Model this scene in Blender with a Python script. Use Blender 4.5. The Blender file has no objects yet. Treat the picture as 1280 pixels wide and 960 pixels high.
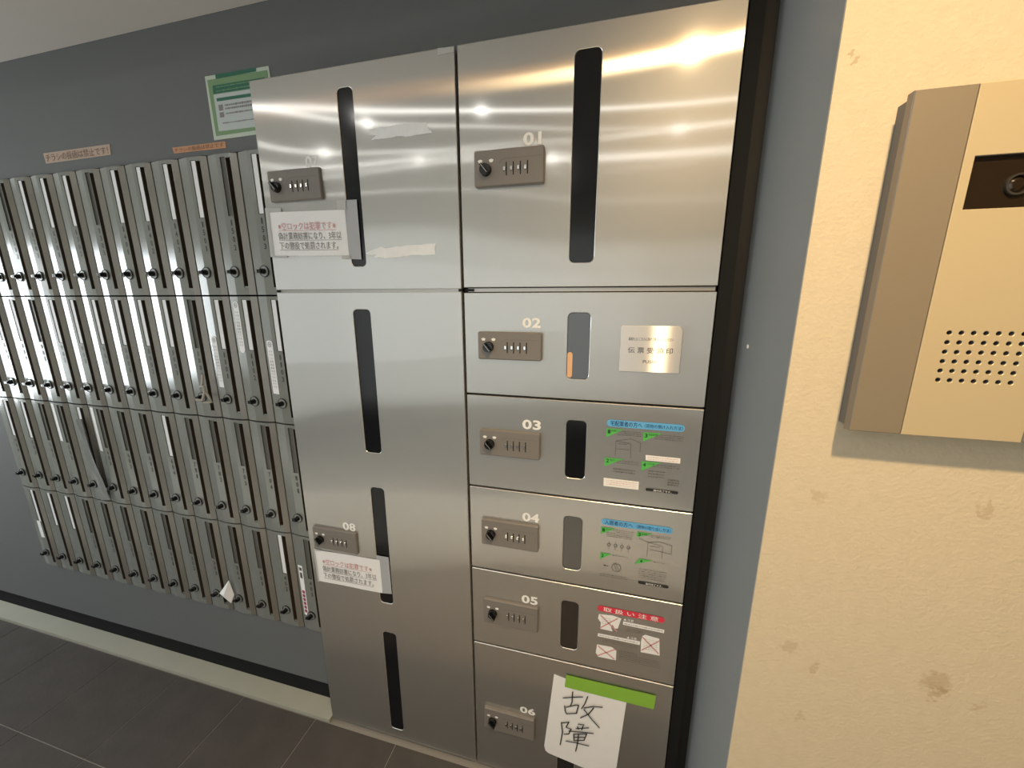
import bpy, bmesh, math, random
from mathutils import Vector, Matrix
random.seed(7)
S = bpy.context.scene
COL = S.collection
ZF = 1.476            # eye level above the floor; heights below are given from eye level
PI = math.pi

# ------------------------------------------------------------------ camera
F_PX, PITCH, YAW, ROLL = 489.9, -0.2230, -0.2573, -0.0026
f = Vector((math.sin(YAW)*math.cos(PITCH), math.cos(YAW)*math.cos(PITCH), math.sin(PITCH)))
rt = Vector((math.cos(YAW), -math.sin(YAW), 0)); up = rt.cross(f)
A_ = rt*math.cos(ROLL) + up*math.sin(ROLL); B_ = up*math.cos(ROLL) - rt*math.sin(ROLL)
cam = bpy.data.cameras.new('camera'); cam.sensor_width = 36; cam.lens = 36*F_PX/1280; cam.clip_start = 0.01
co = bpy.data.objects.new('camera', cam); COL.objects.link(co)
co.matrix_world = Matrix(((A_.x, B_.x, -f.x, 0), (A_.y, B_.y, -f.y, -0.9), (A_.z, B_.z, -f.z, ZF), (0, 0, 0, 1)))
S.camera = co

# ------------------------------------------------------------------ world, exposure
w = bpy.data.worlds.new('world'); S.world = w; w.use_nodes = True
w.node_tree.nodes['Background'].inputs[0].default_value = (0.75, 0.85, 1, 1)
w.node_tree.nodes['Background'].inputs[1].default_value = 1.0
S.view_settings.view_transform = 'Standard'; S.view_settings.look = 'None'
S.view_settings.gamma = 1; S.view_settings.use_curve_mapping = False
S.view_settings.exposure = 0.0
S.cycles.use_denoising = True
S.cycles.max_bounces = 8

# ------------------------------------------------------------------ lights
def area(name, loc, rot, sx, sy, power, color, shape='RECTANGLE', spread=PI):
    l = bpy.data.lights.new(name, 'AREA'); l.shape = shape; l.size = sx; l.size_y = sy
    l.energy = power; l.color = color; l.spread = spread
    o = bpy.data.objects.new(name, l); COL.objects.link(o); o.location = loc; o.rotation_euler = rot
    return o
# daylight through the glazed entrance in the left wall
area('entrance_daylight', (-4.17, -0.52, ZF-0.19), (0, -PI/2, 0), 1.04, 1.0, 29, (0.90, 0.96, 1.0))
# daylight through the glazing in the wall behind the viewer
area('front_daylight', (-1.45, -3.27, ZF-0.35), (PI/2, 0, 0), 3.4, 1.9, 18, (0.96, 1.0, 0.96))
CEIL = 1.0
LAMPS = [(-1.96, -1.556, 3.2), (-1.47, -1.32, 2.2), (-1.53, -2.14, 4.0), (-0.773, -1.427, 3.2), (-0.557, -2.56, 4.5), (0.35, -2.11, 2.6), (-3.0, -2.4, 5.0), (1.4, -2.6, 1.5)]
for i, (x, y, p) in enumerate(LAMPS):
    area('ceiling_lamp_light', (x, y, ZF+CEIL-0.012), (0, 0, 0), 0.045, 0.045, p*0.62, (1.0, 0.97, 0.92), 'DISK')
for i, (x, y) in enumerate(((-1.47, -1.32), (-0.773, -1.427), (0.05, -1.55))):  # added spots without a known source, brighten the floor the steel mirrors
    l = bpy.data.lights.new('added_floor_spot', 'SPOT'); l.energy = 20; l.color = (1.0, 0.95, 0.86); l.spot_size = math.radians(72); l.spot_blend = 0.8; l.shadow_soft_size = 0.02
    o = bpy.data.objects.new('added_floor_spot', l); COL.objects.link(o); o.location = (x, y, ZF+CEIL-0.02)
WARM = (0.25, -1.03, CEIL-0.02)
sp = bpy.data.lights.new('warm_downlight_light', 'SPOT'); sp.energy = 104; sp.color = (1.0, 0.71, 0.38)
sp.spot_size = math.radians(118); sp.spot_blend = 1.0; sp.shadow_soft_size = 0.04
so = bpy.data.objects.new('warm_downlight_light', sp); COL.objects.link(so); so.location = (WARM[0], WARM[1], ZF+WARM[2])
so.rotation_euler = Vector((0.40, 0.8, -2.6)).to_track_quat('-Z', 'Y').to_euler()

# ------------------------------------------------------------------ materials
def nm(name):
    m = bpy.data.materials.new(name); m.use_nodes = True
    return m, m.node_tree.nodes, m.node_tree.links, m.node_tree.nodes['Principled BSDF']
def plain(name, col, rough=0.5, metal=0.0, spec=0.5, noise=0.0, scale=40, bump=0.0, bscale=200):
    m, n, l, b = nm(name)
    b.inputs['Base Color'].default_value = (*col, 1); b.inputs['Roughness'].default_value = rough
    b.inputs['Metallic'].default_value = metal; b.inputs['Specular IOR Level'].default_value = spec
    tc = n.new('ShaderNodeTexCoord')
    if noise:
        t = n.new('ShaderNodeTexNoise'); t.inputs['Scale'].default_value = scale; t.inputs['Detail'].default_value = 5
        l.new(tc.outputs['Object'], t.inputs['Vector'])
        r = n.new('ShaderNodeMapRange'); r.inputs[3].default_value = 1-noise; r.inputs[4].default_value = 1+noise
        l.new(t.outputs['Fac'], r.inputs[0])
        x = n.new('ShaderNodeVectorMath'); x.operation = 'SCALE'; x.inputs[0].default_value = col
        l.new(r.outputs[0], x.inputs['Scale']); l.new(x.outputs[0], b.inputs['Base Color'])
    if bump:
        t = n.new('ShaderNodeTexNoise'); t.inputs['Scale'].default_value = bscale; t.inputs['Detail'].default_value = 3
        l.new(tc.outputs['Object'], t.inputs['Vector'])
        bp = n.new('ShaderNodeBump'); bp.inputs['Strength'].default_value = bump; bp.inputs['Distance'].default_value = 0.002
        l.new(t.outputs['Fac'], bp.inputs['Height']); l.new(bp.outputs[0], b.inputs['Normal'])
    return m
def steel(name, col, rough, aniso, tangent=(1, 0, 0), warp=0.0, streak=0.05, broad=0.38):
    """brushed sheet steel: highlights drawn out along TANGENT, brushing lines across it"""
    m, n, l, b = nm(name)
    g = n.new('ShaderNodeBsdfAnisotropic'); g.distribution = 'GGX'
    tc = n.new('ShaderNodeTexCoord')
    mp = n.new('ShaderNodeMapping')
    mp.inputs['Scale'].default_value = (6, 6, 900) if tangent[0] else (900, 900, 6)
    l.new(tc.outputs['Object'], mp.inputs['Vector'])
    t = n.new('ShaderNodeTexNoise'); t.inputs['Scale'].default_value = 1; t.inputs['Detail'].default_value = 2
    l.new(mp.outputs[0], t.inputs['Vector'])
    r = n.new('ShaderNodeMapRange'); r.inputs[3].default_value = 1-streak; r.inputs[4].default_value = 1+streak
    l.new(t.outputs['Fac'], r.inputs[0])
    x = n.new('ShaderNodeVectorMath'); x.operation = 'SCALE'; x.inputs[0].default_value = col
    l.new(r.outputs[0], x.inputs['Scale']); l.new(x.outputs[0], g.inputs['Color'])
    g.inputs['Roughness'].default_value = rough; g.inputs['Anisotropy'].default_value = aniso
    v = n.new('ShaderNodeCombineXYZ'); v.inputs[0].default_value, v.inputs[1].default_value, v.inputs[2].default_value = tangent
    l.new(v.outputs[0], g.inputs['Tangent'])
    if warp:
        geo = n.new('ShaderNodeNewGeometry')
        mp2 = n.new('ShaderNodeMapping'); mp2.inputs['Scale'].default_value = (1, 1, 1.6)
        l.new(geo.outputs['Position'], mp2.inputs['Vector'])
        t2 = n.new('ShaderNodeTexNoise'); t2.inputs['Scale'].default_value = 1.6; t2.inputs['Detail'].default_value = 0
        l.new(mp2.outputs[0], t2.inputs['Vector'])
        bp = n.new('ShaderNodeBump'); bp.inputs['Strength'].default_value = 1; bp.inputs['Distance'].default_value = warp
        l.new(t2.outputs['Fac'], bp.inputs['Height']); l.new(bp.outputs[0], g.inputs['Normal'])
    out = n['Material Output']
    b.inputs['Base Color'].default_value = (*[c*0.8 for c in col], 1); b.inputs['Roughness'].default_value = 0.6; b.inputs['Metallic'].default_value = 0
    g2 = n.new('ShaderNodeBsdfAnisotropic'); g2.distribution = 'GGX'; g2.inputs['Roughness'].default_value = 0.11; g2.inputs['Color'].default_value = (*col, 1)
    g3 = n.new('ShaderNodeBsdfAnisotropic'); g3.distribution = 'GGX'; g3.inputs['Roughness'].default_value = 0.5; g3.inputs['Color'].default_value = (*col, 1); g3.inputs['Anisotropy'].default_value = 0
    if warp: l.new(bp.outputs[0], g2.inputs['Normal'])
    mg = n.new('ShaderNodeMixShader'); mg.inputs[0].default_value = 0.07
    l.new(g.outputs[0], mg.inputs[1]); l.new(g2.outputs[0], mg.inputs[2])
    mh = n.new('ShaderNodeMixShader'); mh.inputs[0].default_value = broad
    l.new(mg.outputs[0], mh.inputs[1]); l.new(g3.outputs[0], mh.inputs[2])
    mx = n.new('ShaderNodeMixShader'); mx.inputs[0].default_value = 0.92
    l.new(b.outputs[0], mx.inputs[1]); l.new(mh.outputs[0], mx.inputs[2]); l.new(mx.outputs[0], out.inputs['Surface'])
    return m

M = {}
M['wall_grey'] = plain('wall_grey', (0.150, 0.160, 0.164), 0.65, spec=0.25, noise=0.05, scale=6, bump=0.15, bscale=60)
M['return_grey'] = plain('return_grey', (0.28, 0.297, 0.302), 0.5, noise=0.04, scale=5, bump=0.1, bscale=60)
M['ceiling'] = plain('ceiling_paint', (0.66, 0.63, 0.59), 0.8, noise=0.03, scale=4)
M['opp_wall'] = plain('opposite_wall_paint', (0.80, 0.83, 0.77), 0.8, noise=0.04, scale=3)
M['warm_wall'] = plain('warm_wall_paint', (0.55, 0.42, 0.28), 0.8, noise=0.04, scale=3)
M['tile'] = plain('dark_stone_tile', (0.075, 0.067, 0.061), 0.7, spec=0.2, noise=0.22, scale=14, bump=0.25, bscale=90)
M['warm_lit_tile'] = plain('warm_lit_stone_tile', (0.19, 0.14, 0.095), 0.6, noise=0.15, scale=14)  # dark tile with the warm lamp's light put into its colour
M['lit_tile'] = plain('lit_stone_tile', (0.84, 0.81, 0.74), 0.6, noise=0.1, scale=14, bump=0.2, bscale=90)  # pale colour stands in for floor lit by the downlights
M['grout'] = plain('pale_grout', (0.26, 0.245, 0.22), 0.9)
M['curb'] = plain('pale_stone', (0.40, 0.40, 0.33), 0.7, noise=0.08, scale=12)
M['black'] = plain('black_gap', (0.004, 0.004, 0.004), 0.7)
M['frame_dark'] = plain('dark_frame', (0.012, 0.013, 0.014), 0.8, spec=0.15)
M['steel'] = steel('brushed_steel', (0.70, 0.70, 0.68), 0.25, 0.90, (0, 0, 1), warp=0.012)
M['steel_edge'] = plain('steel_edge', (0.85, 0.84, 0.80), 0.35, metal=0.9)
M['plate_steel'] = steel('plate_steel', (0.97, 0.95, 0.92), 0.30, 0.9, (1, 0, 0), streak=0.08, broad=0.72)
M['rail_steel'] = plain('rail_steel', (0.45, 0.44, 0.42), 0.4, metal=0.8)
M['pane'] = plain('dark_acrylic', (0.012, 0.013, 0.014), 0.10, spec=0.5)
M['dark_pane'] = plain('black_acrylic', (0.006, 0.007, 0.009), 0.12, spec=0.4)
M['pane'].node_tree.nodes['Principled BSDF'].inputs['IOR'].default_value = 2.0
M['lock_grey'] = plain('lock_plastic', (0.205, 0.188, 0.17), 0.42, noise=0.04, scale=60)
M['black_plastic'] = plain('black_plastic', (0.008, 0.008, 0.009), 0.25)
M['white_paint'] = plain('white_print', (0.92, 0.92, 0.90), 0.5)
M['paper'] = plain('white_paper', (0.88, 0.89, 0.90), 0.7, noise=0.03, scale=30)
M['card'] = plain('white_card', (0.86, 0.88, 0.92), 0.5)
M['ink'] = plain('black_ink', (0.02, 0.02, 0.022), 0.6)
M['grey_ink'] = plain('grey_ink', (0.24, 0.225, 0.225), 0.6)
M['faint_ink'] = plain('faint_ink', (0.13, 0.125, 0.115), 0.6)
M['red_ink'] = plain('faded_red_ink', (0.66, 0.33, 0.35), 0.6)
M['red'] = plain('red_print', (0.72, 0.04, 0.08), 0.45)
M['blue'] = plain('blue_print', (0.13, 0.45, 0.80), 0.45)
M['navy'] = plain('navy_ink', (0.01, 0.05, 0.16), 0.6)
M['green'] = plain('green_print', (0.10, 0.50, 0.10), 0.45)
M['dark_green'] = plain('dark_green_ink', (0.01, 0.10, 0.02), 0.5)
M['gtape'] = plain('green_tape', (0.26, 0.52, 0.06), 0.45, noise=0.06, scale=30)
M['tape_clear'] = plain('matt_clear_tape', (0.50, 0.51, 0.50), 0.45)
M['tape_over_dark'] = plain('tape_over_window', (0.42, 0.44, 0.47), 0.5)
M['residue'] = plain('torn_paper', (0.90, 0.93, 0.95), 0.8, noise=0.1, scale=60)
M['mailbox'] = plain('mailbox_grey', (0.25, 0.265, 0.248), 0.18, metal=0.15, spec=1.0, noise=0.05, scale=20)
M['mailbox_in'] = plain('mailbox_inside', (0.075, 0.056, 0.042), 0.5, noise=0.25, scale=15)
M['recess'] = plain('name_slot', (0.10, 0.10, 0.092), 0.4)
M['chrome'] = plain('chrome', (0.75, 0.75, 0.74), 0.18, metal=1.0)
M['dial_face'] = plain('dial_face', (0.38, 0.39, 0.38), 0.35, metal=0.5)
M['digit'] = plain('mailbox_number', (0.018, 0.02, 0.02), 0.5)
M['warm_strip'] = plain('mailbox_warm_strip', (0.200, 0.185, 0.158), 0.28, metal=0.15, spec=1.0, noise=0.2, scale=25)  # brown tint paints the warm wall's reflection, plus dirt by the slot
M['tan_label'] = plain('tan_label', (0.46, 0.35, 0.28), 0.6, noise=0.12, scale=40)
M['orange_label'] = plain('orange_label', (0.55, 0.28, 0.15), 0.6, noise=0.15, scale=60)
M['brown_ink'] = plain('brown_ink', (0.16, 0.09, 0.06), 0.6)
M['poster_white'] = plain('poster_border', (0.52, 0.60, 0.52), 0.35)
M['poster_green'] = plain('poster_green', (0.19, 0.32, 0.17), 0.3)
M['poster_dark'] = plain('poster_dark_green', (0.03, 0.15, 0.10), 0.3)
M['poster_paper'] = plain('poster_paper', (0.50, 0.56, 0.56), 0.4)
M['ic_side'] = plain('intercom_strip', (0.32, 0.27, 0.20), 0.45, metal=0.3)
M['ic_edge'] = plain('intercom_edge', (0.22, 0.20, 0.18), 0.3, metal=0.4)
M['ic_face'] = plain('intercom_face', (0.66, 0.555, 0.36), 0.40, metal=0.25)
M['ic_back'] = plain('intercom_back_box', (0.12, 0.12, 0.12), 0.5)
M['ic_glass'] = plain('intercom_window', (0.022, 0.014, 0.008), 0.12, spec=0.6)
M['ic_lens'] = plain('camera_lens', (0.05, 0.045, 0.04), 0.15)
M['lamp_white'] = plain('lamp_housing', (0.8, 0.8, 0.8), 0.5)
M['parcel'] = plain('tan_reflection', (0.80, 0.48, 0.27), 0.5)  # skin tone of the painted hand reflection
M['keytag'] = plain('dirty_plastic', (0.42, 0.38, 0.33), 0.6)
M['sheer'] = plain('crumpled_film', (0.30, 0.32, 0.33), 0.25)
M['trim_pink'] = plain('pink_print', (0.60, 0.14, 0.26), 0.5)
M['daylight'] = plain('frosted_glass', (0.8, 0.85, 0.9), 0.3)

# beige wall with its stains and orange-peel relief
def beige():
    m, n, l, b = nm('beige_textured_wall')
    b.inputs['Roughness'].default_value = 0.7
    geo = n.new('ShaderNodeNewGeometry')
    t = n.new('ShaderNodeTexNoise'); t.inputs['Scale'].default_value = 55; t.inputs['Detail'].default_value = 6
    l.new(geo.outputs['Position'], t.inputs['Vector'])
    mix = n.new('ShaderNodeMix'); mix.data_type = 'RGBA'
    mix.inputs['A'].default_value = (0.62, 0.54, 0.395, 1); mix.inputs['B'].default_value = (0.70, 0.615, 0.46, 1)
    l.new(t.outputs['Fac'], mix.inputs['Factor'])
    prev = mix.outputs['Result']
    tn = n.new('ShaderNodeTexNoise'); tn.inputs['Scale'].default_value = 120; tn.inputs['Detail'].default_value = 4
    l.new(geo.outputs['Position'], tn.inputs['Vector'])
    for x, z, r, s in ((0.528, -0.607, 0.020, 0.75), (0.535, -0.630, 0.012, 0.8), (0.318, -0.5945, 0.014, 0.55), (0.365, -0.627, 0.008, 0.6),
                       (0.528, -0.3054, 0.011, 0.6), (0.321, -0.3113, 0.010, 0.45), (0.2704, 0.2904, 0.0035, 0.9), (0.354, -0.7357, 0.010, 0.45), (0.59, -0.640, 0.008, 0.5)):
        d = n.new('ShaderNodeVectorMath'); d.operation = 'DISTANCE'; d.inputs[1].default_value = (x, -0.236, ZF+z)
        l.new(geo.outputs['Position'], d.inputs[0])
        a = n.new('ShaderNodeMath'); a.operation = 'MULTIPLY_ADD'; a.inputs[1].default_value = 0.05; a.inputs[2].default_value = 0
        l.new(tn.outputs['Fac'], a.inputs[0])
        c = n.new('ShaderNodeMath'); c.operation = 'ADD'
        l.new(d.outputs['Value'], c.inputs[0]); l.new(a.outputs[0], c.inputs[1])
        mr = n.new('ShaderNodeMapRange'); mr.inputs[1].default_value = 0.025+r*0.6; mr.inputs[2].default_value = 0.025+r*1.1
        mr.inputs[3].default_value = s*0.5; mr.inputs[4].default_value = 0
        l.new(c.outputs[0], mr.inputs[0])
        mm = n.new('ShaderNodeMix'); mm.data_type = 'RGBA'; mm.inputs['B'].default_value = (0.36, 0.24, 0.11, 1)
        l.new(mr.outputs[0], mm.inputs['Factor']); l.new(prev, mm.inputs['A']); prev = mm.outputs['Result']
    l.new(prev, b.inputs['Base Color'])
    t3 = n.new('ShaderNodeTexNoise'); t3.inputs['Scale'].default_value = 170; t3.inputs['Detail'].default_value = 3
    l.new(geo.outputs['Position'], t3.inputs['Vector'])
    bp = n.new('ShaderNodeBump'); bp.inputs['Strength'].default_value = 0.45; bp.inputs['Distance'].default_value = 0.002
    l.new(t3.outputs['Fac'], bp.inputs['Height']); l.new(bp.outputs[0], b.inputs['Normal'])
    return m
M['beige'] = beige()

# ------------------------------------------------------------------ helpers
ORG = {}
def tag(o, label=None, cat=None, group=None, kind=None):
    if label: o['label'] = label
    if cat: o['category'] = cat
    if group: o['group'] = group
    if kind: o['kind'] = kind
    return o
def thing(name, label, cat, loc, group=None):
    o = bpy.data.objects.new(name, None); COL.objects.link(o); o.empty_display_size = 0.05
    o.location = (loc[0], loc[1], loc[2]+ZF); ORG[o] = Vector(loc)
    return tag(o, label, cat, group)
class MB:
    def __init__(s): s.v = []; s.f = []; s.m = []; s.mi = 0
    def add(s, vs, fs, mi=None):
        b = len(s.v); s.v += [tuple(v) for v in vs]; s.f += [tuple(i+b for i in q) for q in fs]; s.m += [s.mi if mi is None else mi]*len(fs)
        return s
    def box(s, x0, x1, y0, y1, z0, z1, mi=None):
        return s.add([(x, y, z) for x in (x0, x1) for y in (y0, y1) for z in (z0, z1)],
            [(0, 1, 3, 2), (4, 6, 7, 5), (0, 4, 5, 1), (2, 3, 7, 6), (0, 2, 6, 4), (1, 5, 7, 3)], mi)
    def poly(s, pts, y, th=0.0, mi=None):
        """flat outline in the x-z plane facing the room (counter-clockwise), front at y"""
        a = sum(p[0]*q[1]-q[0]*p[1] for p, q in zip(pts, pts[1:]+pts[:1]))
        if a < 0: pts = pts[::-1]
        k = len(pts)
        if not th: return s.add([(x, y, z) for x, z in pts], [tuple(range(k))], mi)
        vs = [(x, y, z) for x, z in pts]+[(x, y+th, z) for x, z in pts]
        return s.add(vs, [tuple(range(k)), tuple(range(2*k-1, k-1, -1))]+[(i, i+k, (i+1) % k+k, (i+1) % k) for i in range(k)], mi)
    def cyl(s, x, z, y0, y1, r0, r1=None, k=16, mi=None):
        r1 = r0 if r1 is None else r1
        vs = [(x+r0*math.cos(2*PI*i/k), y0, z+r0*math.sin(2*PI*i/k)) for i in range(k)]+[(x+r1*math.cos(2*PI*i/k), y1, z+r1*math.sin(2*PI*i/k)) for i in range(k)]
        return s.add(vs, [tuple(range(k)), tuple(range(2*k-1, k-1, -1))]+[(i, i+k, (i+1) % k+k, (i+1) % k) for i in range(k)], mi)
    def ring(s, x, z, y0, y1, ri, ro, k=20, mi=None):
        vs = []
        for (r, y) in ((ri, y0), (ro, y0), (ro, y1), (ri, y1)):
            vs += [(x+r*math.cos(2*PI*i/k), y, z+r*math.sin(2*PI*i/k)) for i in range(k)]
        fs = []
        for a in range(4):
            b2 = (a+1) % 4
            fs += [(a*k+i, b2*k+i, b2*k+(i+1) % k, a*k+(i+1) % k) for i in range(k)]
        return s.add(vs, fs, mi)
    def bar(s, p, q, wd, y, mi=None):
        d = Vector((q[0]-p[0], q[1]-p[1])); L = d.length or 1e-6; d /= L; nx, nz = -d.y*wd/2, d.x*wd/2
        return s.poly([(p[0]+nx, p[1]+nz), (p[0]-nx, p[1]-nz), (q[0]-nx, q[1]-nz), (q[0]+nx, q[1]+nz)], y, 0, mi)
    def plate(s, outer, holes, y0, y1, bev, mi=0, mi_edge=0, mi_in=None):
        """sheet with real holes; outlines are functions of an inset"""
        loops = [(outer, 1)]+[(h, -1) for h in holes]
        bm = bmesh.new(); fronts = []; backs = []
        for fn, sg in loops:
            rows = [[bm.verts.new((x, y, z)) for x, z in fn(ins*sg)] for ins, y in ((bev, y0), (0, y0+bev), (0, y1))]
            k = len(rows[0])
            for a in range(2):
                for i in range(k):
                    fc = bm.faces.new((rows[a][i], rows[a][(i+1) % k], rows[a+1][(i+1) % k], rows[a+1][i])[::-1])
                    fc.material_index = mi_edge if (sg > 0 or mi_in is None or a == 0) else mi_in
            fronts += [bm.edges.get((rows[0][i], rows[0][(i+1) % k])) for i in range(k)]
            backs += [bm.edges.get((rows[2][i], rows[2][(i+1) % k])) for i in range(k)]
        for es, nrm in ((fronts, (0, -1, 0)), (backs, (0, 1, 0))):
            r = bmesh.ops.triangle_fill(bm, edges=es, use_beauty=True, normal=nrm)
            for g in r['geom']:
                if isinstance(g, bmesh.types.BMFace): g.material_index = mi
        bmesh.ops.recalc_face_normals(bm, faces=bm.faces[:])
        bm.verts.index_update()
        b0 = len(s.v); s.v += [tuple(v.co) for v in bm.verts]
        for fc in bm.faces: s.f.append(tuple(v.index+b0 for v in fc.verts)); s.m.append(fc.material_index)
        bm.free(); return s
    def mesh(s, name, mats, org=(0, 0, 0)):
        me = bpy.data.meshes.new(name)
        me.from_pydata([(x-org[0], y-org[1], z-org[2]) for x, y, z in s.v], [], s.f)
        for m in (mats if isinstance(mats, (list, tuple)) else [mats]): me.materials.append(M[m] if isinstance(m, str) else m)
        me.polygons.foreach_set('material_index', s.m); me.update()
        return me
    def build(s, name, mats, parent=None, kind=None):
        if parent is None:
            xs = [v[0] for v in s.v]; ys = [v[1] for v in s.v]; zs = [v[2] for v in s.v]
            org = Vector(((min(xs)+max(xs))/2, (min(ys)+max(ys))/2, min(zs)))
        else: org = ORG[parent]
        o = bpy.data.objects.new(name, s.mesh(name, mats, org)); COL.objects.link(o)
        ORG[o] = org
        if parent is None: o.location = (org.x, org.y, org.z+ZF)
        else: o.parent = parent
        if kind: o['kind'] = kind
        return o
def rrect(x0, x1, z0, z1, r, seg=5):
    def fn(ins):
        a0, a1, b0, b1 = x0+ins, x1-ins, z0+ins, z1-ins; rr = max(r-ins, 0.0005); out = []
        for cx, cz, t0 in ((a1-rr, b0+rr, -PI/2), (a1-rr, b1-rr, 0), (a0+rr, b1-rr, PI/2), (a0+rr, b0+rr, PI)):
            for i in range(seg+1):
                t = t0+PI/2*i/seg; out.append((cx+rr*math.cos(t), cz+rr*math.sin(t)))
        return out
    return fn
def rect(x0, x1, z0, z1):
    return lambda ins: [(x0+ins, z0+ins), (x1-ins, z0+ins), (x1-ins, z1-ins), (x0+ins, z1-ins)]
def disc(x, z, r, k=10):
    return lambda ins: [(x+(r-ins)*math.cos(2*PI*i/k), z+(r-ins)*math.sin(2*PI*i/k)) for i in range(k)]
_tc = {}
def glyphs(txt, bold=0.0, space=1.0):
    key = (txt, bold, space)
    if key not in _tc:
        c = bpy.data.curves.new('glyphs', 'FONT'); c.body = txt; c.offset = bold; c.space_character = space; c.resolution_u = 3
        o = bpy.data.objects.new('glyphs', c); COL.objects.link(o)
        dg = bpy.context.evaluated_depsgraph_get(); dg.update()
        me = bpy.data.meshes.new_from_object(o.evaluated_get(dg))
        vs = [tuple(v.co) for v in me.vertices]; fs = [tuple(p.vertices) for p in me.polygons]
        bpy.data.objects.remove(o); bpy.data.curves.remove(c); bpy.data.meshes.remove(me)
        _tc[key] = (vs, fs)
    return _tc[key]
def text(mb, txt, x0, x1, z0, z1, y, bold=0.0, slope=0.0, space=1.0, mi=None):
    """lettering fitted to the rectangle x0..x1, z0..z1, lying at y"""
    if bold and any(ord(ch) > 0x2000 for ch in txt):      # dense characters: thicken by a second, shifted stroke
        n = max(len(txt), 1); d = bold*0.9*(x1-x0)/n
        text(mb, txt, x0, x1-d, z0, z1, y, 0.0, slope, space, mi)
        return text(mb, txt, x0+d, x1, z0, z1, y-0.00005, 0.0, slope, space, mi)
    vs, fs = glyphs(txt, bold, space)
    if not vs: return mb
    ax, bx = min(v[0] for v in vs), max(v[0] for v in vs); az, bz = min(v[1] for v in vs), max(v[1] for v in vs)
    sx = (x1-x0)/(bx-ax); sz = (z1-z0)/(bz-az)
    return mb.add([(x0+(v[0]-ax)*sx, y, z0+(v[1]-az)*sz+slope*(v[0]-ax)*sx) for v in vs], fs, mi)

# ------------------------------------------------------------------ the setting
FL = -1.476
WY = 0.048
MBX0, MBX1, MBT, MBB = -1.015-0.1055*13-0.001, -0.9095, 0.379, -1.154
LX0, LX1, LTOP = -0.9045, 0.1994, 0.5154
b = MB()                                            # grey back wall with the openings of mailboxes and lockers
b.box(-4.2, MBX0-0.0015, WY, 0.36, FL+0.088, 1.0)
b.box(MBX0-0.0015, 0.28, WY, 0.36, LTOP+0.004, 1.0)
b.box(MBX0-0.0015, LX0, WY, 0.36, MBT+0.002, LTOP+0.004)
b.box(MBX0-0.0015, LX0, WY, 0.36, FL+0.088, MBB-0.002)
b.box(MBX0-0.0015, 0.28, 0.32, 0.36, FL+0.088, LTOP+0.004)
b.build('wall_back', 'wall_grey', kind='structure')
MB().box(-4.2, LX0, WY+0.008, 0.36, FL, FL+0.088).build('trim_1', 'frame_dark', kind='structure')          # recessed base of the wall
MB().box(-4.2, LX0-0.001, -0.012, WY+0.0075, FL, FL+0.013).build('baseboard_back', 'curb', kind='structure')  # pale stone kerb
MB().box(0.255, 0.275, -0.232, 0.318, FL, 1.0).build('wall_return', 'return_grey', kind='structure')
MB().box(0.255, 3.0, -0.236, -0.2322, FL, 1.0).build('wall_right', 'beige', kind='structure')
MB().box(0.2005, 0.227, 0.010, 0.030, FL, 0.70).build('trim_2', 'frame_dark', kind='structure')
MB().box(0.2275, 0.2545, 0.034, 0.044, FL, 0.70).build('trim_3', 'black', kind='structure')
b = MB(); b.box(-4.2, 0.2545, -0.30, WY-0.001, 0.70, 1.0)          # low soffit along the back wall, then the ceiling
b.build('trim_4', 'ceiling', kind='structure')
MB().box(-4.3, 3.1, -3.3, 0.36, 1.001, 1.06).build('ceiling', 'ceiling', kind='structure')
b = MB(); b.box(-4.3, -3.15, -3.36, -3.3, FL, 1.0); b.box(-3.15, 0.25, -3.36, -3.3, FL, -1.3); b.box(-3.15, 0.25, -3.36, -3.3, 0.60, 1.0)
b.build('wall_front', 'opp_wall', kind='structure')
MB().box(0.25, 3.1, -3.36, -3.3, FL, 1.0).build('wall_front_warm', 'warm_wall', kind='structure')
MB().box(-3.15, 0.25, -3.345, -3.315, -1.3, 0.60).build('window_2', 'daylight', kind='structure')
MB().box(3.0, 3.06, -3.3, 0.36, FL, 1.0).build('wall_far_right', 'opp_wall', kind='structure')
b = MB(); b.box(-4.3, -4.2, -3.3, -1.05, FL, 1.0); b.box(-4.3, -4.2, -1.05, 0.0, FL, -0.75); b.box(-4.3, -4.2, -1.05, 0.0, 0.36, 1.0); b.box(-4.3, -4.2, 0.0, 0.36, FL, 1.0)
b.build('wall_left', 'opp_wall', kind='structure')
wn = MB().box(-4.28, -4.22, -1.05, 0.0, -0.75, 0.36).build('window_1', 'daylight', kind='structure')
# floor: grout bed and stone tiles
fl = MB().box(-4.3, 3.1, -3.36, 0.36, FL-0.06, FL-0.0015).build('floor', 'grout', kind='structure')
tx = [-4.25]+[-1.283-0.3205*i for i in range(9, 0, -1)]+[-1.283+0.3205*i for i in range(0, 14)]
ty = [-0.0140, -0.310, -0.93, -1.43, -1.93, -2.63, -3.29]
G = 0.0011
for j in range(len(ty)-1):
    for i in range(len(tx)-1):
        x0, x1, y1, y0 = tx[i]+G, tx[i+1]-G, ty[j]-(G if j else 0), ty[j+1]+G
        dz = random.uniform(-0.0002, 0.0002)
        q = MB(); B = 0.0008
        q.add([(x0, y0, FL-0.0014), (x1, y0, FL-0.0014), (x1, y1, FL-0.0014), (x0, y1, FL-0.0014), (x0+B, y0+B, FL+dz), (x1-B, y0+B, FL+dz), (x1-B, y1-B, FL+dz), (x0+B, y1-B, FL+dz)],
              [(4, 5, 6, 7), (0, 1, 5, 4), (1, 2, 6, 5), (2, 3, 7, 6), (3, 0, 4, 7)])
        q.build('tile', 'lit_tile' if j in (2, 3) else 'warm_lit_tile' if j == 1 and tx[i] > -1.3 else 'tile', fl)

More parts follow.
